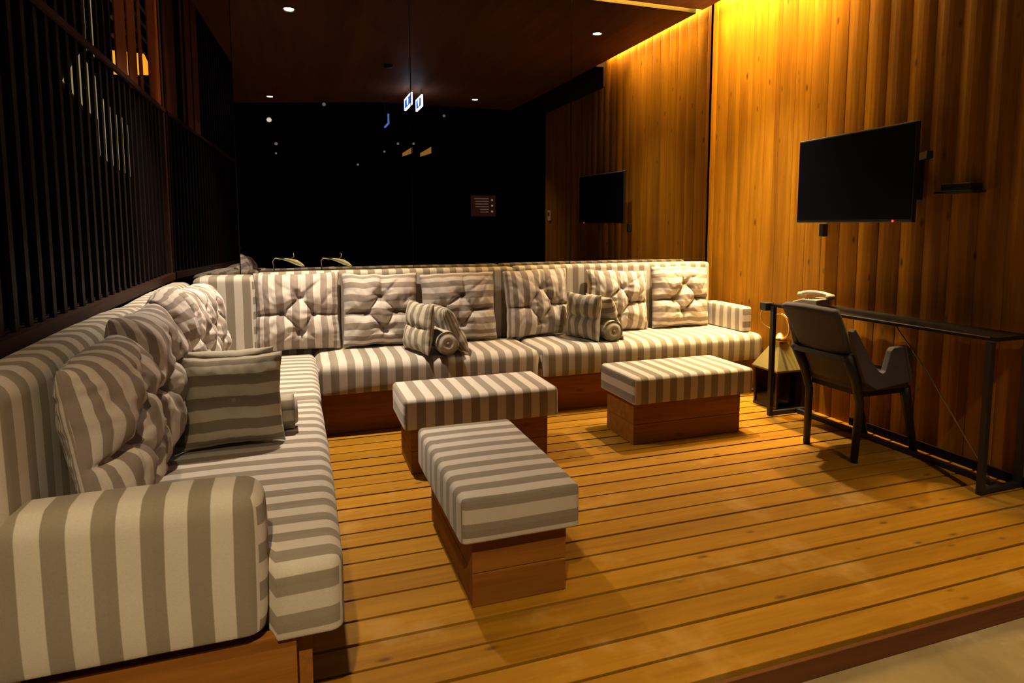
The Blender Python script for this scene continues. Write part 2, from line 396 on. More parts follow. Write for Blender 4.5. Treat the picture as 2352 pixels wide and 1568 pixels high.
def pad(w, h, T, stripes='V', seed=0, tufts='diamond', N=64, back=0.5, ears=0.05, droop=0.0, bend=0.0, wr=1.0, tilt=0.0):
    """stuffed cushion standing on z = 0, front towards -y; returns (bmesh, tuft points). Creases are pulled in by the buttons."""
    rng = random.Random(seed)
    j = lambda s: rng.uniform(-s, s)
    if tufts == 'diamond':
        t = (.02 + j(.06), .36 + j(.06)); l = (-.42 + j(.05), -.06 + j(.06)); r = (.40 + j(.05), -.08 + j(.06)); b = (j(.06), -.54 + j(.06))
        pts = [t, l, r, b]
        segs = [(t, l, .8), (t, r, .8), (l, b, .8), (r, b, .8), (t, (t[0] + .06 + j(.05), 1.0), .75), (l, (-1.0, l[1] - .03 + j(.05)), 1.1), (r, (1.0, r[1] - .03 + j(.05)), 1.1), (b, (b[0] + j(.06), -1.0), .7)]
        segs += [(t, (-.5 + j(.2), .85), .15), (t, (.6 + j(.2), .8), .3), (l, (-.8 + j(.1), .5), .16), (r, (.8, .45 + j(.2)), .18), (b, (-.6 + j(.2), -.85), .2), (b, (.65 + j(.2), -.8), .25), (l, (-.75, -.7 + j(.1)), .16)]
        hw, hh = w / 2, h / 2
    elif tufts == 'single':
        c = (j(.05), j(.05)); pts = [c]
        segs = [(c, (-1.0, c[1] + j(.05)), 1.05), (c, (1.0, c[1] + j(.05)), 1.05)]
        hw, hh = w / 2, h / 2
    else:
        pts = []; segs = []; hw, hh = w / 2, h / 2
    P = [(x * hw, y * hh) for x, y in pts]
    SG = [((a[0] * hw, a[1] * hh), (b[0] * hw, b[1] * hh), k) for a, b, k in segs]
    off = Vector((seed * 7.3, seed * 1.7, 0))
    bm = bmesh.new(); uvl = bm.loops.layers.uv.new('UVMap')
    def height(u, v, x, y, front):
        e = max(0.0, (1 - abs(u) ** 3.0) * (1 - abs(v) ** 3.0)) ** 0.5
        z = T * e * (1.0 if front else back)
        if front and SG:
            c = 0.0
            for a, b, k in SG:
                d = seg_d(x, y, a, b)
                c = max(c, k * (0.30 * math.exp(-(d / 0.030) ** 1.2) + .24 * math.exp(-(d / .009) ** 1.3)))
            for q in P:
                d = math.hypot(x - q[0], y - q[1])
                c = max(c, 0.72 * math.exp(-(d / 0.036) ** 1.2))
                th = math.atan2(y - q[1], x - q[0])
                z += wr * 0.0022 * math.sin(7 * th + seed + 3 * noise.noise(Vector((th, seed, 2)))) * math.exp(-((d - .06) / .04) ** 2) * e
            z *= 1 - c
        n = noise.noise(Vector((x * 9, y * 9, 3.0 if front else 9.0)) + off)
        z += n * 0.016 * e * wr
        n = noise.noise(Vector((x * 26 + 8 * y, y * 13 - 5 * x, 1.0)) + off)
        n = 1 - abs(n) * 2.2
        z += n * 0.0035 * wr * (0.3 + e) * (1 if front else .6)
        # gathered seam
        s = max(abs(u), abs(v))
        if s > .8:
            q = y if abs(u) > abs(v) else x
            z += wr * 0.0045 * noise.noise(Vector((q * 42, seed * 1.3, (u + v) * .7))) * math.sin((s - .8) / .2 * math.pi)
        return z
    F = {}; B = {}
    lin = [-1 + 2 * i / N for i in range(N + 1)]
    lin = [math.copysign(1 - (1 - abs(t)) ** 1.15, t) for t in lin]
    for i, u in enumerate(lin):
        for k, v in enumerate(lin):
            x = u * w / 2 * (1 - ears * (1 - v * v)); y = v * h / 2 * (1 - ears * (1 - u * u))
            x += 0.006 * wr * noise.noise(Vector((v * 3, seed, 1))) ; y += 0.008 * wr * noise.noise(Vector((u * 3, seed, 5)))
            for fr, D in ((True, F), (False, B)):
                edge = i in (0, N) or k in (0, N)
                if edge and not fr: D[i, k] = F[i, k]; continue
                hgt = height(u, v, u * w / 2, v * h / 2, fr)
                zz = y + h / 2
                dp = droop * max(0, v) ** 2 * (0.3 + abs(u) ** 1.5)
                p = Vector((x, -hgt if fr else hgt, zz - dp))
                p.y += bend * (zz / h) ** 2 + tilt * u * max(0, v)
                D[i, k] = bm.verts.new(p)
    for i in range(N):
        for k in range(N):
            for D, rev in ((F, False), (B, True)):
                q = [(i, k), (i + 1, k), (i + 1, k + 1), (i, k + 1)]
                if rev: q.reverse()
                try: fc = bm.faces.new([D[t] for t in q])
                except ValueError: continue
                for lp, (a, b) in zip(fc.loops, q):
                    U = lin[a] * w / 2; Vv = lin[b] * h / 2
                    nz = noise.noise_vector(Vector((U * 6, Vv * 6, 0)) + off) * 0.008 * wr
                    hz = max(0.0, 1 - height(lin[a], lin[b], lin[a] * w / 2, lin[b] * h / 2, D is F) / (T * (1.0 if D is F else back) + 1e-6)) * T * 1.1
                    U += nz.x + math.copysign(hz * abs(lin[a]) ** 5, lin[a]); Vv += nz.y + math.copysign(hz * abs(lin[b]) ** 5, lin[b])
                    if D is B: U += math.copysign(T * 2 * abs(lin[a]) ** 5, lin[a])
                    lp[uvl].uv = (U, Vv) if stripes == 'V' else (Vv, U)
    btn = []
    for q in P:
        u, v = q[0] / (w / 2), q[1] / (h / 2)
        y = -height(u, v, q[0], q[1], True) + bend * ((q[1] + h / 2) / h) ** 2
        btn.append((q[0] * (1 - ears * (1 - v * v)), y, q[1] * (1 - ears * (1 - u * u)) + h / 2))
    return bm, btn

def cushion(name, label, cat, loc, rot, w, h, T, stripes, seed, group, tufts='diamond', m='fabp', N=64, **kw):
    t = thing(name, label, cat, loc, rot, group)
    bm, btn = pad(w, h, T, stripes, seed, tufts, N, **kw)
    obj('cover', bm, M[m], t, True, True)
    for q in btn:
        b = lathe([(0, .0), (.009, .0), (.013, .003), (.012, .006), (0, .008)], seg=14, mtx=Matrix.Rotation(math.radians(90), 4, 'X'))
        bmesh.ops.transform(b, matrix=Matrix.Translation((q[0], q[1] - 0.002, q[2])), verts=b.verts)
        obj('button', b, M['button'], t, True, True)
    return t

# ================================================================== SETTING
# deck
bm = bmesh.new()
pitch = 0.11935; n = 0
y = 1.385
while y < G - 0.01:
    y1 = min(y + pitch - 0.0115, G - 0.004)
    dz = random.uniform(-.0012, .0012)
    add_box(bm, XL - .02, W, y + (.009 if y < 1.4 else 0), y1, -0.028 + dz, dz, 0.0022)
    y += pitch
floor = tag(obj('floor', bm, M['deck']), kind='structure')
bm = box(XL - .02, W, 1.40, G, -0.0745, -0.062)
tag(obj('floor', bm, M['jointline']), kind='structure')
bm = bmesh.new(); add_box(bm, XL - .02, W + .0, 1.368, 1.382, -0.075, -0.008, 0.0025)
tag(obj('trim_1', bm, M['fascia']), 'reddish brown fascia board under the deck edge', kind='structure')
tag(obj('floor', box(-4, 6, -6, G, -0.12, -0.0755), M['stone']), 'beige stone floor below the deck step', kind='structure')

# timber wall: boards with softly rounded faces
bm = bmesh.new()
pw = 0.145; y = 0.85
prof = []
while y < G - 1e-4:
    e = min(y + pw, G)
    for t in (0.0, .03, .12, .3, .5, .7, .88, .97, 1.0):
        yy = y + (e - y) * t
        d = 0.007 * (1 - abs(2 * t - 1) ** 2.2) - (0.004 if t in (0.0, 1.0) else 0)
        prof.append((W - d + 0.004, yy))
    y = e
for (xa, ya), (xb, yb) in zip(prof, prof[1:]):
    v = [bm.verts.new(q) for q in ((xa, ya, 0), (xb, yb, 0), (xb, yb, 3.10), (xa, ya, 3.10))]
    bm.faces.new(list(reversed(v)))
bmesh.ops.remove_doubles(bm, verts=bm.verts, dist=1e-5)
add_box(bm, W + .006, W + .12, .85, G, -.12, 3.12)
tag(obj('wall_right', bm, M['wall']), kind='structure')
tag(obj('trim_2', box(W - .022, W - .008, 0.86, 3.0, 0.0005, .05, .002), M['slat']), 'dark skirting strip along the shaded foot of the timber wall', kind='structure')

# ceiling
bm = prism([(XL, -0.85), (3.165, 0.55), (3.165, 4.50), (XL, 4.50)], 2, HC, HC + .06)
tag(obj('ceiling', bm, M['ceil']), kind='structure')
bm = prism([(3.165, .55), (W + .1, .62), (W + .1, 2.66), (3.165, 2.66)], 2, HC, HC + .06)
add_box(bm, 3.262, W - .013, .85, 2.66, HC - .21, HC, 0)
tag(obj('trim_3', bm, M['rail']), 'dark bulkhead closing the ceiling light slot', kind='structure')
bm = bmesh.new()
add_box(bm, XL, W + .1, -0.9, G + .05, HC + .135, HC + .16)
tag(obj('ceiling', bm, M['ceil']), 'upper slab above the light slot', kind='structure')

tag(obj('trim_11', box(.3, 3.16, 4.5005, 4.505, HC + .002, HC + .058), M['pale']), 'pale strip painting the lit ceiling edge beside the glass', kind='structure')  # added strip, paler than the ceiling, paints its edge as lit
# glass wall panes
joints = [XL, -0.36, 0.795, 2.03, W - .012]
for i in range(4):
    a, b_ = joints[i], joints[i + 1]
    bm = box(a + .003, b_ - .003, G, G + .010, 0.0, HC + .13)
    if i == 0:
        bmesh.ops.rotate(bm, cent=(a, G, .95), matrix=Matrix.Rotation(math.radians(-.7), 3, 'X'), verts=bm.verts)
        bmesh.ops.rotate(bm, cent=(a, G, 0), matrix=Matrix.Rotation(math.radians(-2), 3, 'Z'), verts=bm.verts)
    o = obj('window_%d' % (i + 1), bm, M['glass'])
    tag(o, kind='structure')
for i, x in enumerate(joints[1:4]):
    tag(obj('trim_%d' % (4 + i), box(x - .0025, x + .0025, G + .001, G + .009, 0, HC + .13), M['jointline']), kind='structure')

# slatted screen on the left
bm = bmesh.new()
y = -0.5
while y < G - .05:
    add_box(bm, XL - .020, XL - .006, y, y + .030, 0.0, 3.1 if y < 3.43 else 1.97)
    y += 0.102
tag(obj('wall_left', bm, M['slat']), 'dark vertical timber slats of the left screen', kind='structure')
tag(obj('trim_7', box(XL - .06, XL + .022, -.5, G - .02, .918, .962, .003), M['rail']), 'brown sill rail along the slatted screen', kind='structure')
tag(obj('trim_8', box(XL - .004, XL + .012, -.5, G - .02, 1.968, 1.992, .002), M['rail']), 'thin cross rail of the slatted screen', kind='structure')
bm = bmesh.new()
for a, b_ in ((3.475, 3.672), (3.718, 3.892), (3.965, 4.030), (4.205, 4.495)):
    add_box(bm, XL - .012, XL - .004, a, b_, 1.993, 3.1, .002)
tag(obj('trim_9', bm, M['transom']), 'red brown boards closing the top of the screen by the glass', kind='structure')
bm = bmesh.new()
add_box(bm, XL - .06, XL + .004, G - .05, G - .004, 0, 3.1, .002)
tag(obj('trim_10', bm, M['rail']), 'end post of the slatted screen', kind='structure')

# ================================================================== SOFAS
so = thing('sofa', 'long striped built-in sofa along the left slatted screen', 'sofa', (-.3, 2.9, 0))
b1 = box(-.70, .005, 1.601, 3.86, 0.001, .2465, .003)
obj('plinth', b1, M['basey'], so)
bm = bmesh.new(); add_box(bm, -.74, -.032, 1.567, 1.60, 0.001, .120, .002); add_box(bm, -.74, -.032, 1.567, 1.60, 0.122, .262, .002)
obj('end_panel', bm, M['base'], so)
bm = soft_box(-.60, .083, 1.56, 3.07, .248, SEAT, .035, 'y', .010, .003, 1)
for v in bm.verts:                                                  # notched around the armrest
    if v.co.x < -.10: v.co.y = max(v.co.y, 1.695)
obj('seat_cushion', bm, M['fab'], so, True)
obj('seat_cushion', soft_box(-.60, .085, 3.075, 4.18, .248, SEAT - .002, .035, 'y', .008, .003, 2), M['fab'], so, True)
obj('backrest', soft_box(-.735, -.60, 1.547, 2.95, .262, .932, .045, 'y', .012, .004, 3), M['fab'], so, True)
obj('backrest', soft_box(-.735, -.603, 2.955, 4.20, .262, .925, .045, 'y', .010, .004, 4), M['fab'], so, True)
obj('armrest', soft_box(-.745, -.105, 1.545, 1.69, .282, .640, .040, 'x', .012, .003, 5, .045), M['fab'], so, True)

sb = thing('sofa', 'long striped built-in sofa against the dark glass wall', 'sofa', (1.6, 4.1, 0))
bm = box(.03, 3.16, 3.87, 4.40, 0.001, .258, .003)
obj('plinth', bm, M['base'], sb)
obj('seat_cushion', soft_box(.09, 1.485, 3.785, 4.31, .26, SEAT, .045, 'x', .010, .003, 6), M['fab'], sb, True)
obj('seat_cushion', soft_box(1.492, 3.275, 3.785, 4.31, .26, SEAT + .004, .045, 'x', .012, .003, 7, .03), M['fab'], sb, True)
obj('backrest', soft_box(-.25, 1.49, 4.315, 4.43, .262, .958, .025, 'x', .004, .003, 8), M['fab'], sb, True)
obj('backrest', soft_box(1.495, 3.17, 4.315, 4.43, .262, .962, .025, 'x', .004, .003, 9), M['fab'], sb, True)
obj('corner_pad', soft_box(-.60, -.262, 4.19, 4.43, .262, .945, .03, 'x', .006, .003, 10, .02), M['fab'], sb, True)
obj('armrest', soft_box(3.135, 3.222, 3.86, 4.31, SEAT + .012, .648, .018, 'y', .004, .002, 11, .03), M['fab'], sb, True)

# tufted back cushions on the glass-side sofa
spec = [
 # cx, w, h, stripes, zrot, label
 (-.005, .525, .505, 'V', 0, 'tufted back cushion with upright stripes at the corner end of the glass-side sofa'),
 (.515, .50, .49, 'H', 1, 'tufted back cushion with level stripes, right beside the corner-end upright-striped cushion'),
 (1.06, .53, .49, 'H', -1, 'tufted back cushion with level stripes and a deep fold, behind the left tent of pillows'),
 (1.645, .50, .50, 'V', 2, 'tufted back cushion with rumpled upright stripes, left of the right tent of pillows'),
 (2.28, .51, .475, 'V', -2, 'tufted back cushion with upright stripes, behind the right tent of pillows'),
 (2.835, .53, .50, 'H', 3, 'tufted back cushion with level stripes, next to the right armrest'),
]
for i, (cx, w, h, st, zr, lab) in enumerate(spec):
    cushion('back_cushion', lab, 'cushion', (cx, 4.215, SEAT + .010), (math.radians(-8.5), math.radians((0, 1, -1, -1.5, 2, 2)[i]), math.radians(zr)), w, h, .105, st, 20 + i,
            'tufted cushions along the glass-side sofa', back=.35, droop=(.0, .0, .01, .015, .01, .02)[i], bend=-.01, N=72)

# tufted cushions on the screen-side sofa (they face +x)
labs = ['tufted back cushion nearest the camera, beside the near armrest of the screen-side sofa',
        'tufted back cushion second from the near armrest, partly hidden by the level-striped pillow',
        'tufted back cushion in the middle of the screen-side row, taller with a flopped top',
        'tufted back cushion fourth from the near armrest of the screen-side sofa',
        'tufted back cushion last in the screen-side row, beside the striped corner panel']
for i, (cy, w, h, st, ln, zz) in enumerate([(1.985, .54, .50, "V", -11, 91), (2.47, .52, .52, "V", -9, 88), (2.92, .50, .57, "H", -8, 93), (3.38, .48, .52, 'V', -9, 88), (3.80, .48, .50, 'V', -10, 84)]):
    cushion('back_cushion', labs[i], 'cushion', (-.485 + (.01 if i == 0 else 0), cy, SEAT + .010), (math.radians(ln), 0, math.radians(zz)), w, h, .135, st, 40 + i,
            'tufted cushions along the screen-side sofa', back=.42, bend=-.02, droop=(.02, .0, .03, .02, .02)[i], N=72, wr=1.25)

# ------------------------------------------------------------------ pillow tents
def bolster(name, label, loc, rot, L, r, group):
    t = thing(name, label, 'bolster', loc, rot, group)
    bm = bmesh.new(); uvl = bm.loops.layers.uv.new('UVMap'); seg = 40
    prof = [(-L / 2 - .004, .012)] + [(-L / 2 - .012 * math.sin(a) , r * (.35 + .65 * t_)) for t_, a in ((0.1, 1.2), (.5, 1.5))]
    prof += [(-L / 2 + .018 * (1 - math.sin(a)) , r * (.90 + .10 * math.sin(a))) for a in (0.2, .8, 1.57)]
    prof += [(-L / 2 + .02 + (L - .04) * q / 10, r * (1 + .02 * math.sin(q * 1.3))) for q in range(11)]
    prof += [(-p, q) for p, q in reversed(prof[:6])]
    rings = []
    for a, q in prof:
        rings.append([bm.verts.new((q * math.cos(2 * math.pi * k / seg), a, r + q * math.sin(2 * math.pi * k / seg))) for k in range(seg)])
    acc = [0]
    for (a, q), (a2, q2) in zip(prof, prof[1:]): acc.append(acc[-1] + math.hypot(a2 - a, q2 - q))
    for i in range(len(rings) - 1):
        for k in range(seg):
            f = bm.faces.new((rings[i][k], rings[i + 1][k], rings[i + 1][(k + 1) % seg], rings[i][(k + 1) % seg]))
            for lp, (ii, kk) in zip(f.loops, ((i, k), (i + 1, k), (i + 1, k + 1), (i, k + 1))): lp[uvl].uv = ((2 * math.pi * r * kk / seg, acc[ii]) if 4 < min(ii, len(rings) - 1 - ii) + (1 if i > 4 else 0) else (.0344, acc[ii]))
    f1 = bm.faces.new(rings[0]); f2 = bm.faces.new(list(reversed(rings[-1])))
    bmesh.ops.recalc_face_normals(bm, faces=bm.faces)
    obj('cover', bm, M['fabs'], t, True, True)
    for s in (-1, 1):
        b = lathe([(0, 0), (.011, 0), (.014, .004), (.010, .009), (0, .010)], seg=14, mtx=Matrix.Rotation(math.radians(90) * (1 if s < 0 else -1), 4, 'X'))
        bmesh.ops.transform(b, matrix=Matrix.Translation((0, s * (L / 2 + .002), r)), verts=b.verts)
        obj('button', b, M['button'], t, True, True)
    return t
ZS = SEAT + .014
# left tent on the glass-side sofa
R = math.radians
def pillow(label, loc, rot, stripes, seed, group, w=.34, h=.32, T=.055):
    return cushion('throw_pillow', label, 'pillow', loc, rot, w, h, T, stripes, seed, group, tufts='single', m='fabs', N=44, back=1.0, ears=.07, wr=.8)
gp = 'small pillows leaning over a bolster'
pillow('small square pillow, left one of the left pillow tent on the glass-side sofa', (.695, 3.925, ZS), (R(-7), 0, R(-74)), 'V', 61, gp)
pillow('small square pillow leaning in from the right over the left bolster of the glass-side sofa', (.985, 3.96, ZS), (R(-27), 0, R(97)), 'V', 62, gp)
bolster('bolster', 'round bolster tucked in the left pillow tent on the glass-side sofa', (.862, 3.90, ZS - .002), (0, 0, R(2)), .26, .073, 'bolsters under the small pillows')
pillow('small square pillow, left one of the right pillow tent near the sofa armrest', (1.885, 4.005, ZS), (R(-4), 0, R(-72)), 'V', 63, gp)
pillow('small square pillow leaning in from the right over the right bolster, near the sofa armrest', (2.125, 4.03, ZS), (R(-20), 0, R(95)), 'H', 64, gp)
bolster('bolster', 'round bolster tucked in the right pillow tent near the sofa armrest', (2.045, 3.965, ZS - .002), (0, 0, R(0)), .26, .072, 'bolsters under the small pillows')
pillow('small square pillow with level stripes facing the camera on the screen-side sofa', (-.235, 2.445, ZS), (R(-15), 0, R(3)), 'H', 65, gp, .345, .335, .07)
pillow('small square pillow hidden behind the level-striped pillow on the screen-side sofa', (-.265, 2.76, ZS), (R(-20), 0, R(180)), 'H', 66, gp, .33, .345, .05)
bolster('bolster', 'round bolster poking out behind the level-striped pillow on the screen-side sofa', (-.17, 2.605, ZS - .002), (0, 0, R(92)), .28, .066, 'bolsters under the small pillows')

# ================================================================== OTTOMANS
def ottoman(label, x0, x1, y0, y1, ov, along, seed, u0, bx=None):
    t = thing('ottoman', label, 'ottoman', ((x0 + x1) / 2, (y0 + y1) / 2, 0), group='striped ottomans on the deck')
    X0, X1, Y0, Y1 = bx if bx else (x0 + ov, x1 - ov, y0 + ov, y1 - ov)
    bm = bmesh.new()
    # plinth: long boards on the long sides, two boards high
    for z0, z1 in ((.0015, .117), (.119, .238)):
        add_box(bm, X0, X1, Y0, Y1, z0, z1, .0025)
    obj('plinth', bm, M['base'] if along == 'x' else M['base'], t)
    obj('seat_pad', soft_box(x0, x1, y0, y1, .24, .398, .022, along, .004, .002, seed, u0), M['fab'], t, True)
    return t
ottoman('long striped ottoman in front, pointing towards the camera', .466, .884, 1.875, 2.64, .04, 'y', 31, .02, (.514, .850, 1.918, 2.59))
ottoman('striped ottoman in the middle, half hidden behind the front ottoman', .478, 1.310, 3.065, 3.47, .04, 'x', 32, .0, (.516, 1.262, 3.105, 3.425))
ottoman('striped ottoman standing alone on the right, near the black desk', 1.783, 2.606, 3.085, 3.515, .04, 'x', 33, .03, (1.80, 2.535, 3.118, 3.445))

# ================================================================== TELEVISION
tl = Vector((3.140, 3.370)); tr_ = Vector((3.061, 2.476))
dv = (tr_ - tl); wid = dv.length; ang = math.atan2(dv.y, dv.x)
tv = thing('television', 'black flat television on the timber wall, switched off', 'television', ((tl.x + tr_.x) / 2, (tl.y + tr_.y) / 2, 1.275), (0, 0, ang))
# local: x along the screen (left to right for the viewer), -y... viewer side is -normal
H_ = .525
obj('casing', box(-wid / 2, wid / 2, .004, .030, 0, H_, .004), M['tvb'], tv, False, True)
o = obj('top_highlight', box(-wid / 2 + .004, wid / 2 - .004, .006, .022, H_ + .0003, H_ + .003), M['plate'], tv, False, True); o['label'] = 'added pale strip painting the light along the top edge'  # pale strip paints the slot light caught by the black casing
obj('screen', box(-wid / 2 + .010, wid / 2 - .010, .0005, .0035, .018, H_ - .010), M['tvs'], tv, False, True)
bm = bmesh.new(); add_box(bm, -.22, .22, .030, .075, .08, .40, .008); obj('rear_housing', bm, M['tvb'], tv, False, True)
o = obj('standby_light', lathe([(0, 0), (.006, 0), (.006, .002), (0, .003)], (.33, .0005, .008), 10, Matrix.Rotation(math.radians(90), 4, 'X')), M['led'], tv, False, True); o['label'] = 'red standby light'
bm = bmesh.new()
bmw = Matrix.LocRotScale(tv.location, tv.rotation_euler, None)
def loc_(v): return bmw.inverted() @ Vector(v)
add_bar(bm, (0.0, .075, .24), loc_((W - .04, 2.62, 1.52)), .04, .05)
add_bar(bm, loc_((W - .03, 2.62, 1.40)), loc_((W - .03, 2.62, 1.66)), .05, .03)
add_bar(bm, loc_((W - .04, 2.62, 1.63)), loc_((3.16, 2.47, 1.63)), .03, .04)
obj('wall_arm', bm, M['steel'], tv, False, True)
jb = thing('cable_box', 'narrow dark cable box on the timber wall under the television', 'cable box', (W - .02, 3.27, 1.185))
obj('housing', box(W - .050, W - .0075, 3.25, 3.285, 1.185, 1.27, .006), M['plug'], jb)
sw = thing('light_switch', 'small ivory switch plate at the far dark end of the timber wall', 'switch', (W - .01, 1.04, 1.38))
obj('plate', box(W - .022, W - .0055, 1.00, 1.08, 1.315, 1.455, .004), M['plate'], sw)
obj('rocker', box(W - .028, W - .021, 1.022, 1.058, 1.375, 1.43, .003), M['plug'], sw)
bx = thing('media_box', 'small dark media box on the wall right of the television', 'box', (W - .05, 2.36, 1.41))
obj('case', box(W - .09, W - .0065, 2.28, 2.44, 1.44, 1.475, .004), M['tvb'], bx)
obj('shelf', box(W - .11, W - .0065, 2.26, 2.46, 1.425, 1.438, .002), M['steel'], bx)

# ================================================================== DESK
dk = thing('desk', 'narrow black metal desk standing along the timber wall', 'desk', (3.1, 2.66, 0))
DT = .75
fl, fr = Vector((2.945, 3.325)), Vector((3.005, 1.995)); bl, br = Vector((3.245, 3.325)), Vector((3.265, 2.0))
o = obj('edge_highlight', tube([(fl.x + .012, fl.y - .5, DT - .0015), (fr.x - .010, fr.y, DT - .0015)], .0022, 6), M['steelb'], dk); o['label'] = 'added pale line painting the highlight on the desktop edge'  # thin bright strip paints the highlight along the polished front edge
bm = prism([(fl.x - .012, fl.y + .012), (fr.x + .02, fr.y - .012), (br.x, br.y - .012), (bl.x, bl.y + .012)], 2, DT - .022, DT - .003, 0.002)
obj('desktop', bm, M['dtop'], dk)
for p in (fl, fr, bl, br):
    bm = bmesh.new(); add_bar(bm, (p.x, p.y, .001), (p.x, p.y, DT - .022), .028, .028, bev=.002); obj('leg', bm, M['steel'], dk)
for a, b_ in ((fl, bl), (fr, br)):
    bm = bmesh.new(); add_bar(bm, (a.x, a.y, .015), (b_.x, b_.y, .015), .026, .026, bev=.002); obj('foot_bar', bm, M['steel'], dk)
bm = bmesh.new(); add_bar(bm, (3.165, 3.325, .015), (3.165, 1.995, .015), .026, .026, bev=.002); obj('stretcher', bm, M['steel'], dk)
o = obj('brace_wire', tube([(3.13, 2.60, .72), (3.13, 2.38, .48), (3.13, 2.03, .03)], .0035, 6), M['steelb'], dk, True); o['label'] = 'thin steel diagonal brace wire'
# phone
ph = thing('telephone', 'ivory desk telephone lying on the black desk', 'telephone', (3.11, 3.17, DT + .0005), (0, 0, R(-77)))
bm = prism([(-.085, 0), (.085, 0), (.085, .022), (.02, .045), (-.085, .045)], 0, -.085, .085, .006)
bmesh.ops.transform(bm, matrix=Matrix.Rotation(R(90), 4, 'Z'), verts=bm.verts)
obj('body', bm, M['phone'], ph, False, True)
hp = [(-.115, 0, .054), (-.09, 0, .068), (-.045, 0, .076), (0, 0, .078), (.045, 0, .076), (.09, 0, .068), (.115, 0, .054)]
bm = bmesh.new()
add_tube(bm, hp, .014, 12)
for s in (-1, 1): add_lathe(bm, [(0, -.014), (.022, -.012), (.026, 0), (.02, .014), (0, .018)], (s * .098, 0, .060), 18)
bmesh.ops.scale(bm, vec=(1, 1.35, 1), verts=bm.verts)
bmesh.ops.translate(bm, vec=(0, .035, 0), verts=bm.verts)
obj('handset', bm, M['phone'], ph, True, True)
bm = bmesh.new()
for a in range(3):
    for c in range(4): add_box(bm, -.035 + a * .03, -.015 + a * .03, -.075 + c * .022, -.06 + c * .022, .0445, .0475, .001)
obj('keypad', bm, M['plug'], ph, False, True)
# adapter with cable at the far end of the desk
ad = thing('power_adapter', 'small black adapter with an amber cable clipped to the far desk end', 'adapter', (2.94, 3.35, .69))
obj('housing', box(2.895, 2.965, 3.341, 3.40, .700, .752, .006), M['plug'], ad)
obj('cable', tube([(2.90, 3.37, .715), (2.905, 3.40, .66), (2.95, 3.43, .60), (3.02, 3.45, .565), (3.08, 3.46, .56)], .0035, 6), M['cordy'], ad, True)

# ================================================================== LANTERN
lx, ly, hs = 3.160, 3.495, .105
ln = thing('lantern', 'brass topped metal lantern with a candle, behind the desk end', 'lantern', (lx, ly, 0))
obj('base', box(lx - hs - .01, lx + hs + .01, ly - hs - .01, ly + hs + .01, .001, .02, .003), M['lmetal'], ln)
for sx in (-1, 1):
    for sy in (-1, 1):
        obj('post', box(lx + sx * hs - .008, lx + sx * hs + .008, ly + sy * hs - .008, ly + sy * hs + .008, .02, .265, .001), M['lmetal'], ln)
for a in range(4):
    bm = bmesh.new()
    add_box(bm, -hs + .009, hs - .009, -.0015, .0015, .022, .263)
    bmesh.ops.transform(bm, matrix=Matrix.Translation((lx, ly, 0)) @ Matrix.Rotation(a * math.pi / 2, 4, 'Z') @ Matrix.Translation((0, -hs, 0)), verts=bm.verts)
    obj('pane', bm, M['lglass'], ln)
bm = bmesh.new()
e = hs + .02; tz = .46; te = .028
lo_ = [bm.verts.new((lx + sx * e, ly + sy * e, .265)) for sx, sy in ((-1, -1), (1, -1), (1, 1), (-1, 1))]
mi_ = [bm.verts.new((lx + sx * e, ly + sy * e, .277)) for sx, sy in ((-1, -1), (1, -1), (1, 1), (-1, 1))]
hi_ = [bm.verts.new((lx + sx * te, ly + sy * te, tz)) for sx, sy in ((-1, -1), (1, -1), (1, 1), (-1, 1))]
bm.faces.new(lo_); bm.faces.new(hi_)
for A_, B_ in ((lo_, mi_), (mi_, hi_)):
    for k in range(4): bm.faces.new((A_[k], A_[(k + 1) % 4], B_[(k + 1) % 4], B_[k]))
bmesh.ops.recalc_face_normals(bm, faces=bm.faces)
obj('roof', bm, M['lroof'], ln)
bm = lathe([(0, tz), (.060, tz), (.064, tz + .012), (.046, tz + .03), (.03, tz + .042), (.016, tz + .055), (0, tz + .06)], (lx, ly, 0), 24)
obj('cap', bm, M['brass'], ln, True)
ring = [(lx - .030 + .0 * math.cos(t), ly - .035 + .083 * math.cos(t), tz + .105 + .088 * math.sin(t)) for t in [2 * math.pi * k / 36 for k in range(36)]]
obj('handle_ring', tube(ring, .0075, 10, True), M['brass'], ln, True)
obj('candle', lathe([(0, .0205), (.055, .0205), (.055, .10), (.048, .108), (0, .102)], (lx - .02, ly - .025, 0), 24), M['wax'], ln, True)

# ================================================================== CHAIR
ch = thing('chair', 'grey upholstered armchair with black legs pulled up to the desk', 'chair', (2.92, 2.655, 0))
yc = 2.655
# shell back (slightly curved panel, leaning towards -x)
def panel(fn, nu, nv, th, name, m):
    bm = bmesh.new(); V = {}
    for i in range(nu + 1):
        for k in range(nv + 1):
            V[i, k] = bm.verts.new(fn(i / nu * 2 - 1, k / nv))
    for i in range(nu):
        for k in range(nv): bm.faces.new((V[i, k], V[i + 1, k], V[i + 1, k + 1], V[i, k + 1]))
    bmesh.ops.recalc_face_normals(bm, faces=bm.faces)
    ex = bmesh.ops.solidify(bm, geom=list(bm.faces), thickness=th)
    bmesh.ops.recalc_face_normals(bm, faces=bm.faces)
    bmesh.ops.subdivide_edges(bm, edges=[], cuts=0)
    return obj(name, bm, m, ch, True)
def back_fn(u, v):
    hw = .165 + .035 * v - .0 * v
    x = 2.80 - .235 * v - .03 * (1 - v) ** 2 + .035 * u * u
    z = .44 + .405 * v - .012 * u * u * v
    return (x, yc + hw * u * .92, z)
o = panel(back_fn, 14, 14, .035, 'backrest', M['chair'])
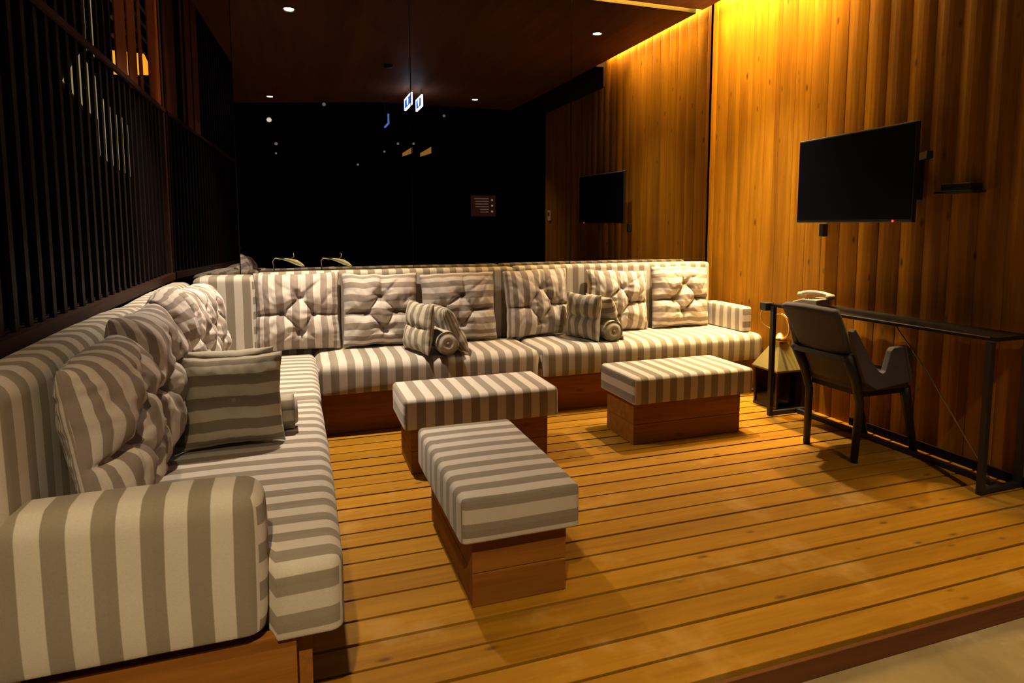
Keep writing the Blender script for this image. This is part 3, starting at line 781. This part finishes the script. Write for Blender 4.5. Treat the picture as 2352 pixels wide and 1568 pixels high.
# arms: side panels with the notch
for s in (-1, 1):
    yy = yc + s * .205
    poly = [(2.69, .60), (2.655, .72), (2.675, .735), (2.715, .68), (2.78, .58), (2.845, .505), (2.875, .49), (2.895, .50), (2.915, .565), (2.925, .605), (2.945, .622), (3.04, .626), (3.07, .61), (3.085, .55), (3.09, .43), (2.84, .405), (2.76, .45)]
    poly = [(x, z) for x, z in poly]
    bm = prism(poly, 1, yy - .017, yy + .017, .006)
    obj('arm', bm, M['chair'], ch)
obj('seat', soft_box(2.78, 3.12, yc - .185, yc + .185, .385, .465, .025, 'x', .008, .0, 3), M['chair'], ch, True)
bm = bmesh.new()
add_bar(bm, (2.668, yc - .18, .572), (2.668, yc + .18, .572), .03, .032, bev=.003)
obj('back_rail', bm, M['cleg'], ch)
bm = bmesh.new()
add_bar(bm, (2.80, yc - .165, .375), (3.10, yc - .165, .375), .028, .03, bev=.003)
add_bar(bm, (2.80, yc + .165, .375), (3.10, yc + .165, .375), .028, .03, bev=.003)
add_bar(bm, (3.10, yc - .165, .375), (3.10, yc + .165, .375), .028, .03, bev=.003)
add_bar(bm, (2.80, yc - .165, .375), (2.80, yc + .165, .375), .028, .03, bev=.003)
obj('frame', bm, M['cleg'], ch)
for a, b_ in (((2.672, yc + .180, .588), (2.765, 2.815, .001)), ((2.672, yc - .180, .588), (2.78, 2.50, .001)), ((3.10, yc - .165, .39), (3.20, 2.49, .001)), ((3.10, yc + .165, .39), (3.19, 2.80, .001))):
    m_ = Vector(a).lerp(Vector(b_), .45)
    if a[0] < 2.9: m_.x += .065
    bm = bmesh.new(); add_tube(bm, [a, Vector(a).lerp(m_, .5) + Vector((.012 if a[0] < 2.9 else 0, 0, 0)), m_, b_], .028, 10, r_end=.019); obj('leg', bm, M['cleg'], ch, True)

# ================================================================== LEAVES BEHIND THE BACKREST
pl = thing('planter', 'low soil strip behind the sofa back along the glass', 'planter', (.2, 4.49, 0))
obj('trough', box(-.25, 1.0, 4.455, 4.54, .0, .93, .004), M['slat'], pl)
obj('soil', box(-.24, .99, 4.46, 4.535, .93, .955, .008), M['soil'], pl)
def leaf(label, x, z):
    t = thing('leaf_sprig', label, 'leaf', (x, 4.50, .955), group='dry leaf sprigs by the glass')
    stem = [(x - .005, 4.50, .955), (x - .01, 4.50, z - .01), (x + .004, 4.498, z + .008), (x + .05, 4.493, z), (x + .095, 4.49, z - .004)]
    obj('stem', tube(stem, .0028, 6), M['leaf'], t, True)
    bm = bmesh.new()
    L = [(.04, .002), (.07, .008), (.105, .014), (.14, .018), (.17, .013), (.19, .003)]
    rows = []
    for q, (d, w_) in enumerate(L):
        zz = z + .002 - (max(d - .06, 0) ** 1.4) * .85
        rows.append([bm.verts.new((x + d + .25 * w_ * s, 4.49 - .012 * abs(s) - .02 * q / 6, zz + w_ * s * (1.0 if s > 0 else .8))) for s in (-1, 0, 1)])
    for a, b_ in zip(rows, rows[1:]):
        for k in range(2): bm.faces.new((a[k], a[k + 1], b_[k + 1], b_[k]))
    bmesh.ops.solidify(bm, geom=list(bm.faces), thickness=.0015)
    obj('blade', bm, M['leaf'], t, True)
    obj('tendril', tube([(x + .10, 4.49, z - .002), (x + .125, 4.488, z + .018), (x + .122, 4.486, z + .04)], .0018, 5), M['leaf'], t, True)
leaf('dry curled leaf sprig standing at the corner end behind the sofa back', -.145, 1.035)
leaf('dry curled leaf sprig standing further from the corner, right of the other leaf', .165, 1.030)

# ================================================================== LIGHTS OF THE ROOM
def downlight(label, x, y, power, col=(1.0, .85, .60), ang=118, blend=.55):
    t = thing('downlight', label, 'ceiling light', (x, y, HC), group='round ceiling downlights')
    obj('trim_ring', lathe([(.040, 0), (.055, -.001), (.056, -.006), (.050, -.008), (.040, -.004), (.038, .0)], (x, y, HC - .0005), 28), M['trimring'], t, True)
    obj('lens', lathe([(0, -.004), (.037, -.004), (.037, -.001), (0, -.001)], (x, y, HC - .0005), 24), M['lens'], t)
    l = bpy.data.lights.new('downlight_beam', 'SPOT'); l.energy = power; l.color = col
    l.spot_size = math.radians(ang); l.spot_blend = blend; l.shadow_soft_size = .035
    o = bpy.data.objects.new('downlight_beam', l); C.objects.link(o); o.location = (0, 0, -.012); o.parent = t
    return t
downlight('ceiling downlight above the corner of the two sofas', 0.0, 3.56, 640, (1.0, .83, .64), ang=86, blend=1)
downlight('ceiling downlight above the right ottoman, close to the timber wall', 2.64, 3.75, 540, (1.0, .83, .64), ang=80, blend=1)
downlight('ceiling downlight above the step on the screen side', -.28, -.20, 760, (1.0, .76, .44), ang=112, blend=1)
downlight('ceiling downlight above the step on the timber wall side', 2.40, .47, 390, (1.0, .76, .46), ang=94, blend=1.0)
st = thing('light_strip', 'amber light strip in the ceiling slot along the timber wall', 'light strip', (3.263, 3.55, HC + .12))
obj('diffuser', box(3.248, 3.278, 2.72, 4.47, HC + .118, HC + .124), M['strip'], st)
obj('channel', box(3.242, 3.284, 2.70, 4.49, HC + .124, HC + .1345), M['trimring'], st)
al = bpy.data.lights.new('light_strip_beam', 'AREA'); al.shape = 'RECTANGLE'; al.size = .03; al.size_y = 1.26; al.energy = 46
al.color = (1.0, .66, .20); al.spread = math.radians(60)
ao = bpy.data.objects.new('light_strip_beam', al); C.objects.link(ao); ao.parent = st; ao.location = (-.045, .28, -.004)
st = thing('light_strip', 'dim amber light strip in the ceiling slot along the glass', 'light strip', (2.1, 4.52, HC + .12))
obj('diffuser', box(.3, 3.12, 4.508, 4.530, HC + .120, HC + .125), M['strip2'], st)
obj('channel', box(.29, 3.13, 4.504, 4.534, HC + .125, HC + .1345), M['trimring'], st)
dt = thing('smoke_detector', 'small dark detector on the ceiling seen in the glass', 'detector', (1.0, 2.0, HC))
obj('housing', lathe([(0, -.03), (.045, -.028), (.05, -.006), (.05, 0), (0, 0)], (1.0, 2.0, HC - .0005), 20), M['plug'], dt, True)

# ================================================================== LOBBY BEHIND THE CAMERA (seen in the glass)
def sign(label, x, y0, y1, z0, z1, dim=False):
    t = thing('hanging_sign', label, 'sign', (x, (y0 + y1) / 2, z0), group='blue lit hanging signs')
    obj('panel', box(x - .008, x + .008, y0, y1, z0, z1), M['plug' if dim else 'signblue'], t)
    bm = bmesh.new(); f = .03
    add_box(bm, x - .011, x + .011, y0, y1, z0 - .001, z0 + .018); add_box(bm, x - .011, x + .011, y1 - f, y1 + .001, z0, z1)
    if not dim: add_box(bm, x - .011, x + .011, y0, y1, z1 - .022, z1 + .001); add_box(bm, x - .011, x + .011, y0 - .001, y0 + f, z0, z1)
    obj('lit_edge', bm, M['signdim' if dim else 'signwhite'], t)
    bm = bmesh.new(); ym = (y0 + y1) / 2; zc = z0 + .035
    for sx in (-1, 1):
        xx = x + sx * .0095
        add_box(bm, xx - .001, xx + .001, ym - .05, ym + .05, zc + .04, zc + .075)
        add_box(bm, xx - .001, xx + .001, ym - .035, ym - .008, zc, zc + .045); add_box(bm, xx - .001, xx + .001, ym + .008, ym + .035, zc, zc + .045)
        add_box(bm, xx - .001, xx + .001, ym - .025, ym + .025, zc + .082, zc + .105)
    obj('pictogram', bm, M['signwhite' if not dim else 'plug'], t)
    for yy in (y0 + .06, y1 - .06):
        bm = bmesh.new(); add_bar(bm, (x, yy, z1), (x, yy, HC if not dim else z1 + .3), .008); obj('hanger', bm, M['plug'], t)
sign('bright blue lit restroom sign, left one of the close pair seen in the glass', 1.41, .60, 1.10, 2.755, 2.90)
sign('second blue lit restroom sign added as a doubled reflection, right one of the close pair in the glass', 1.57, .55, .95, 2.765, 2.91)  # extra sign built as the doubled image of the first in the glass
sign('dim blue lit sign hanging alone below the bright pair in the glass', 1.30, -.60, -.18, 2.70, 2.84, True)
nb = thing('notice_board', 'brown notice board with lines of small print, seen in the glass', 'notice board', (3.5, -2.93, -.075))
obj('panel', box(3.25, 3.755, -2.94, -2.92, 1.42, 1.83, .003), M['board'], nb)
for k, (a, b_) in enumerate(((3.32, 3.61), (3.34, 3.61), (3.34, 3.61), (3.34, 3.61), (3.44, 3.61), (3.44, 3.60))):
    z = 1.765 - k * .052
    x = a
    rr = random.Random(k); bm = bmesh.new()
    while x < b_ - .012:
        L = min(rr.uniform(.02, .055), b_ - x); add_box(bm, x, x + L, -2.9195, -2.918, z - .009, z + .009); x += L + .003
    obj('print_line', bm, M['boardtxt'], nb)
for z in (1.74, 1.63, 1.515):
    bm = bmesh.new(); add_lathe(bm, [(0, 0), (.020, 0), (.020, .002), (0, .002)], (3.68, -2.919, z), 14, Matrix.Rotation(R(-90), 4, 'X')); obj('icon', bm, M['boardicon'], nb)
for x in (3.35, 3.655):
    bm = bmesh.new(); add_bar(bm, (x, -2.95, -.075), (x, -2.95, 1.80), .03); obj('post', bm, M['steel'], nb)

def far_lamp(x, z, y=-8.91, r=.045, label=''):
    t = thing('far_lamp', label, 'lamp', (x, y, z), group='far lamps mirrored in the glass')
    obj('bulb', lathe([(0, -r), (r * .8, -r * .6), (r, 0), (r * .7, r * .7), (0, r)], (x, y, z), 12), M['bulbfar'] if r > .06 else M['bulbfaint'], t, True)
    obj('cord', tube([(x, y, z + r), (x, y, z + 1.2)], .006, 5), M['plug'], t)
far = [(-.581, 3.994, .065, 'far lamp mirrored low on the left, the brighter one below the ceiling edge'), (-.431, 3.383, .055, 'far lamp mirrored on the left, upper of the faint stacked two'),
       (-.44, 3.134, .035, 'far lamp mirrored on the left, lower of the faint stacked two'), (1.662, 2.899, .04, 'lowest faint far lamp mirrored in the middle of the glass'),
       (2.392, 3.278, .04, 'faint far lamp mirrored left of the amber lit wall patches'), (2.77, 3.507, .045, 'faint far lamp mirrored above the left amber lit wall patch'),
       (3.21, 3.524, .045, 'faint far lamp mirrored above the gap between the amber lit wall patches'), (4.096, 4.34, .05, 'faint far lamp mirrored right of the blue signs'),
       (.812, 4.47, .06, 'faint far lamp mirrored just under the ceiling edge left of the signs')]
for x, z, r, lab in far: far_lamp(x, z, r=r * .8 if r < .065 else r, label=lab)
def wedge(label, x, z, w, h):  # glowing wedges painted in for lit parts of a far wall
    t = thing('lit_wall_patch', label, 'lit wall patch', (x, -8.95, z), group='amber lit wall patches mirrored in the glass')
    obj('glow_body', prism([(x - w / 2, z - h * .5), (x + w / 2, z - h * .15), (x + w / 2, z + h * .5), (x - w / 2, z - h * .15)], 1, -9.0, -8.9), M['wallpatch'], t)
    obj('rear_block', box(x - .02, x + .02, -9.04, -9.001, z - .1, z + .05), M['plug'], t)
wedge('amber glowing wedge painting a lit wall part mirrored in the glass, left one', 3.034, 3.30, .26, .26)
wedge('amber glowing wedge painting a lit wall part mirrored in the glass, right one', 3.56, 3.32, .30, .28)

# ================================================================== BEYOND THE SLATTED SCREEN
ol = thing('street_lamp', 'orange glowing lamp seen through the upper slats', 'lamp', (-1.5, 8.0, -.1))
obj('glow_body', prism([(7.0, 2.68), (8.25, 2.95), (8.22, 3.04), (7.95, 3.11), (7.0, 2.90)], 0, -1.62, -1.5), M['orange'], ol)
bm = bmesh.new(); add_bar(bm, (-1.56, 7.6, -.1), (-1.56, 7.6, 2.8), .05); obj('pole', bm, M['steel'], ol)
hw = thing('house', 'neighbouring dark house with pale lit windows seen through the slats', 'house', (-3.3, 12, -.1))
obj('wall', box(-3.5, -3.15, 5.0, 18.5, -.1, 6.5), M['slat'], hw)
for poly in ([(11.0, 3.35), (11.9, 3.95), (12.6, 3.75), (12.6, 3.05), (11.9, 3.15)], [(12.3, 4.1), (12.9, 4.1), (12.9, 5.2), (12.3, 5.2)], [(12.7, 2.45), (13.9, 2.3), (13.9, 3.3), (12.7, 3.5)], [(14.1, 2.3), (15.6, 2.15), (15.6, 3.05), (14.1, 3.35)]):
    obj('window', prism(poly, 0, -3.149, -3.12), M['litwin'], hw)
lv = thing('louvre_panel', 'pale louvre edges seen between the red brown boards', 'louvre', (-1.9, 9.6, -.1))
bm = bmesh.new()
for k in range(9): add_box(bm, -1.92, -1.88, 8.4, 11.2, 3.2 + k * .2, 3.215 + k * .2)
obj('blades', bm, M['louvre'], lv)
for y in (8.4, 11.2):
    bm = bmesh.new(); add_bar(bm, (-1.93, y, -.1), (-1.93, y, 4.9), .04); obj('post', bm, M['steel'], lv)

# ================================================================== WORLD + CAMERA
w = bpy.data.worlds.new('night'); S.world = w; w.use_nodes = True
bg = w.node_tree.nodes['Background']; bg.inputs[0].default_value = (.30, .26, .30, 1); bg.inputs[1].default_value = 0.004

F_, CY_ = 1448.0, 653.0
yaw, pitch, roll = .3285, .0956, -.0014
f = Vector((math.sin(yaw), math.cos(yaw), 0)); r = Vector((math.cos(yaw), -math.sin(yaw), 0)); u = Vector((0, 0, 1))
f2 = f * math.cos(pitch) - u * math.sin(pitch); u2 = u * math.cos(pitch) + f * math.sin(pitch)
r3 = r * math.cos(roll) + u2 * math.sin(roll); u3 = u2 * math.cos(roll) - r * math.sin(roll)
cam = bpy.data.cameras.new('camera'); co = bpy.data.objects.new('camera', cam); C.objects.link(co)
mw = Matrix((r3, u3, -f2)).transposed().to_4x4(); mw.translation = Vector((0, 0, 1.27)); co.matrix_world = mw
cam.sensor_width = 36; cam.sensor_fit = 'HORIZONTAL'; cam.lens = F_ / 2352 * 36
cam.shift_y = (CY_ - 784) / 2352; cam.clip_start = .02; cam.clip_end = 100
S.camera = co

S.view_settings.view_transform = 'Standard'; S.view_settings.look = 'None'
S.view_settings.exposure = 0.0; S.view_settings.gamma = 1.0; S.view_settings.use_curve_mapping = False
S.cycles.use_denoising = True
S.cycles.use_adaptive_sampling = True; S.cycles.adaptive_threshold = 0.02
S.cycles.max_bounces = 7; S.cycles.diffuse_bounces = 3; S.cycles.glossy_bounces = 4; S.cycles.transparent_max_bounces = 8
S.cycles.sample_clamp_indirect = 0.0
S.cycles.caustics_reflective = False; S.cycles.caustics_refractive = False
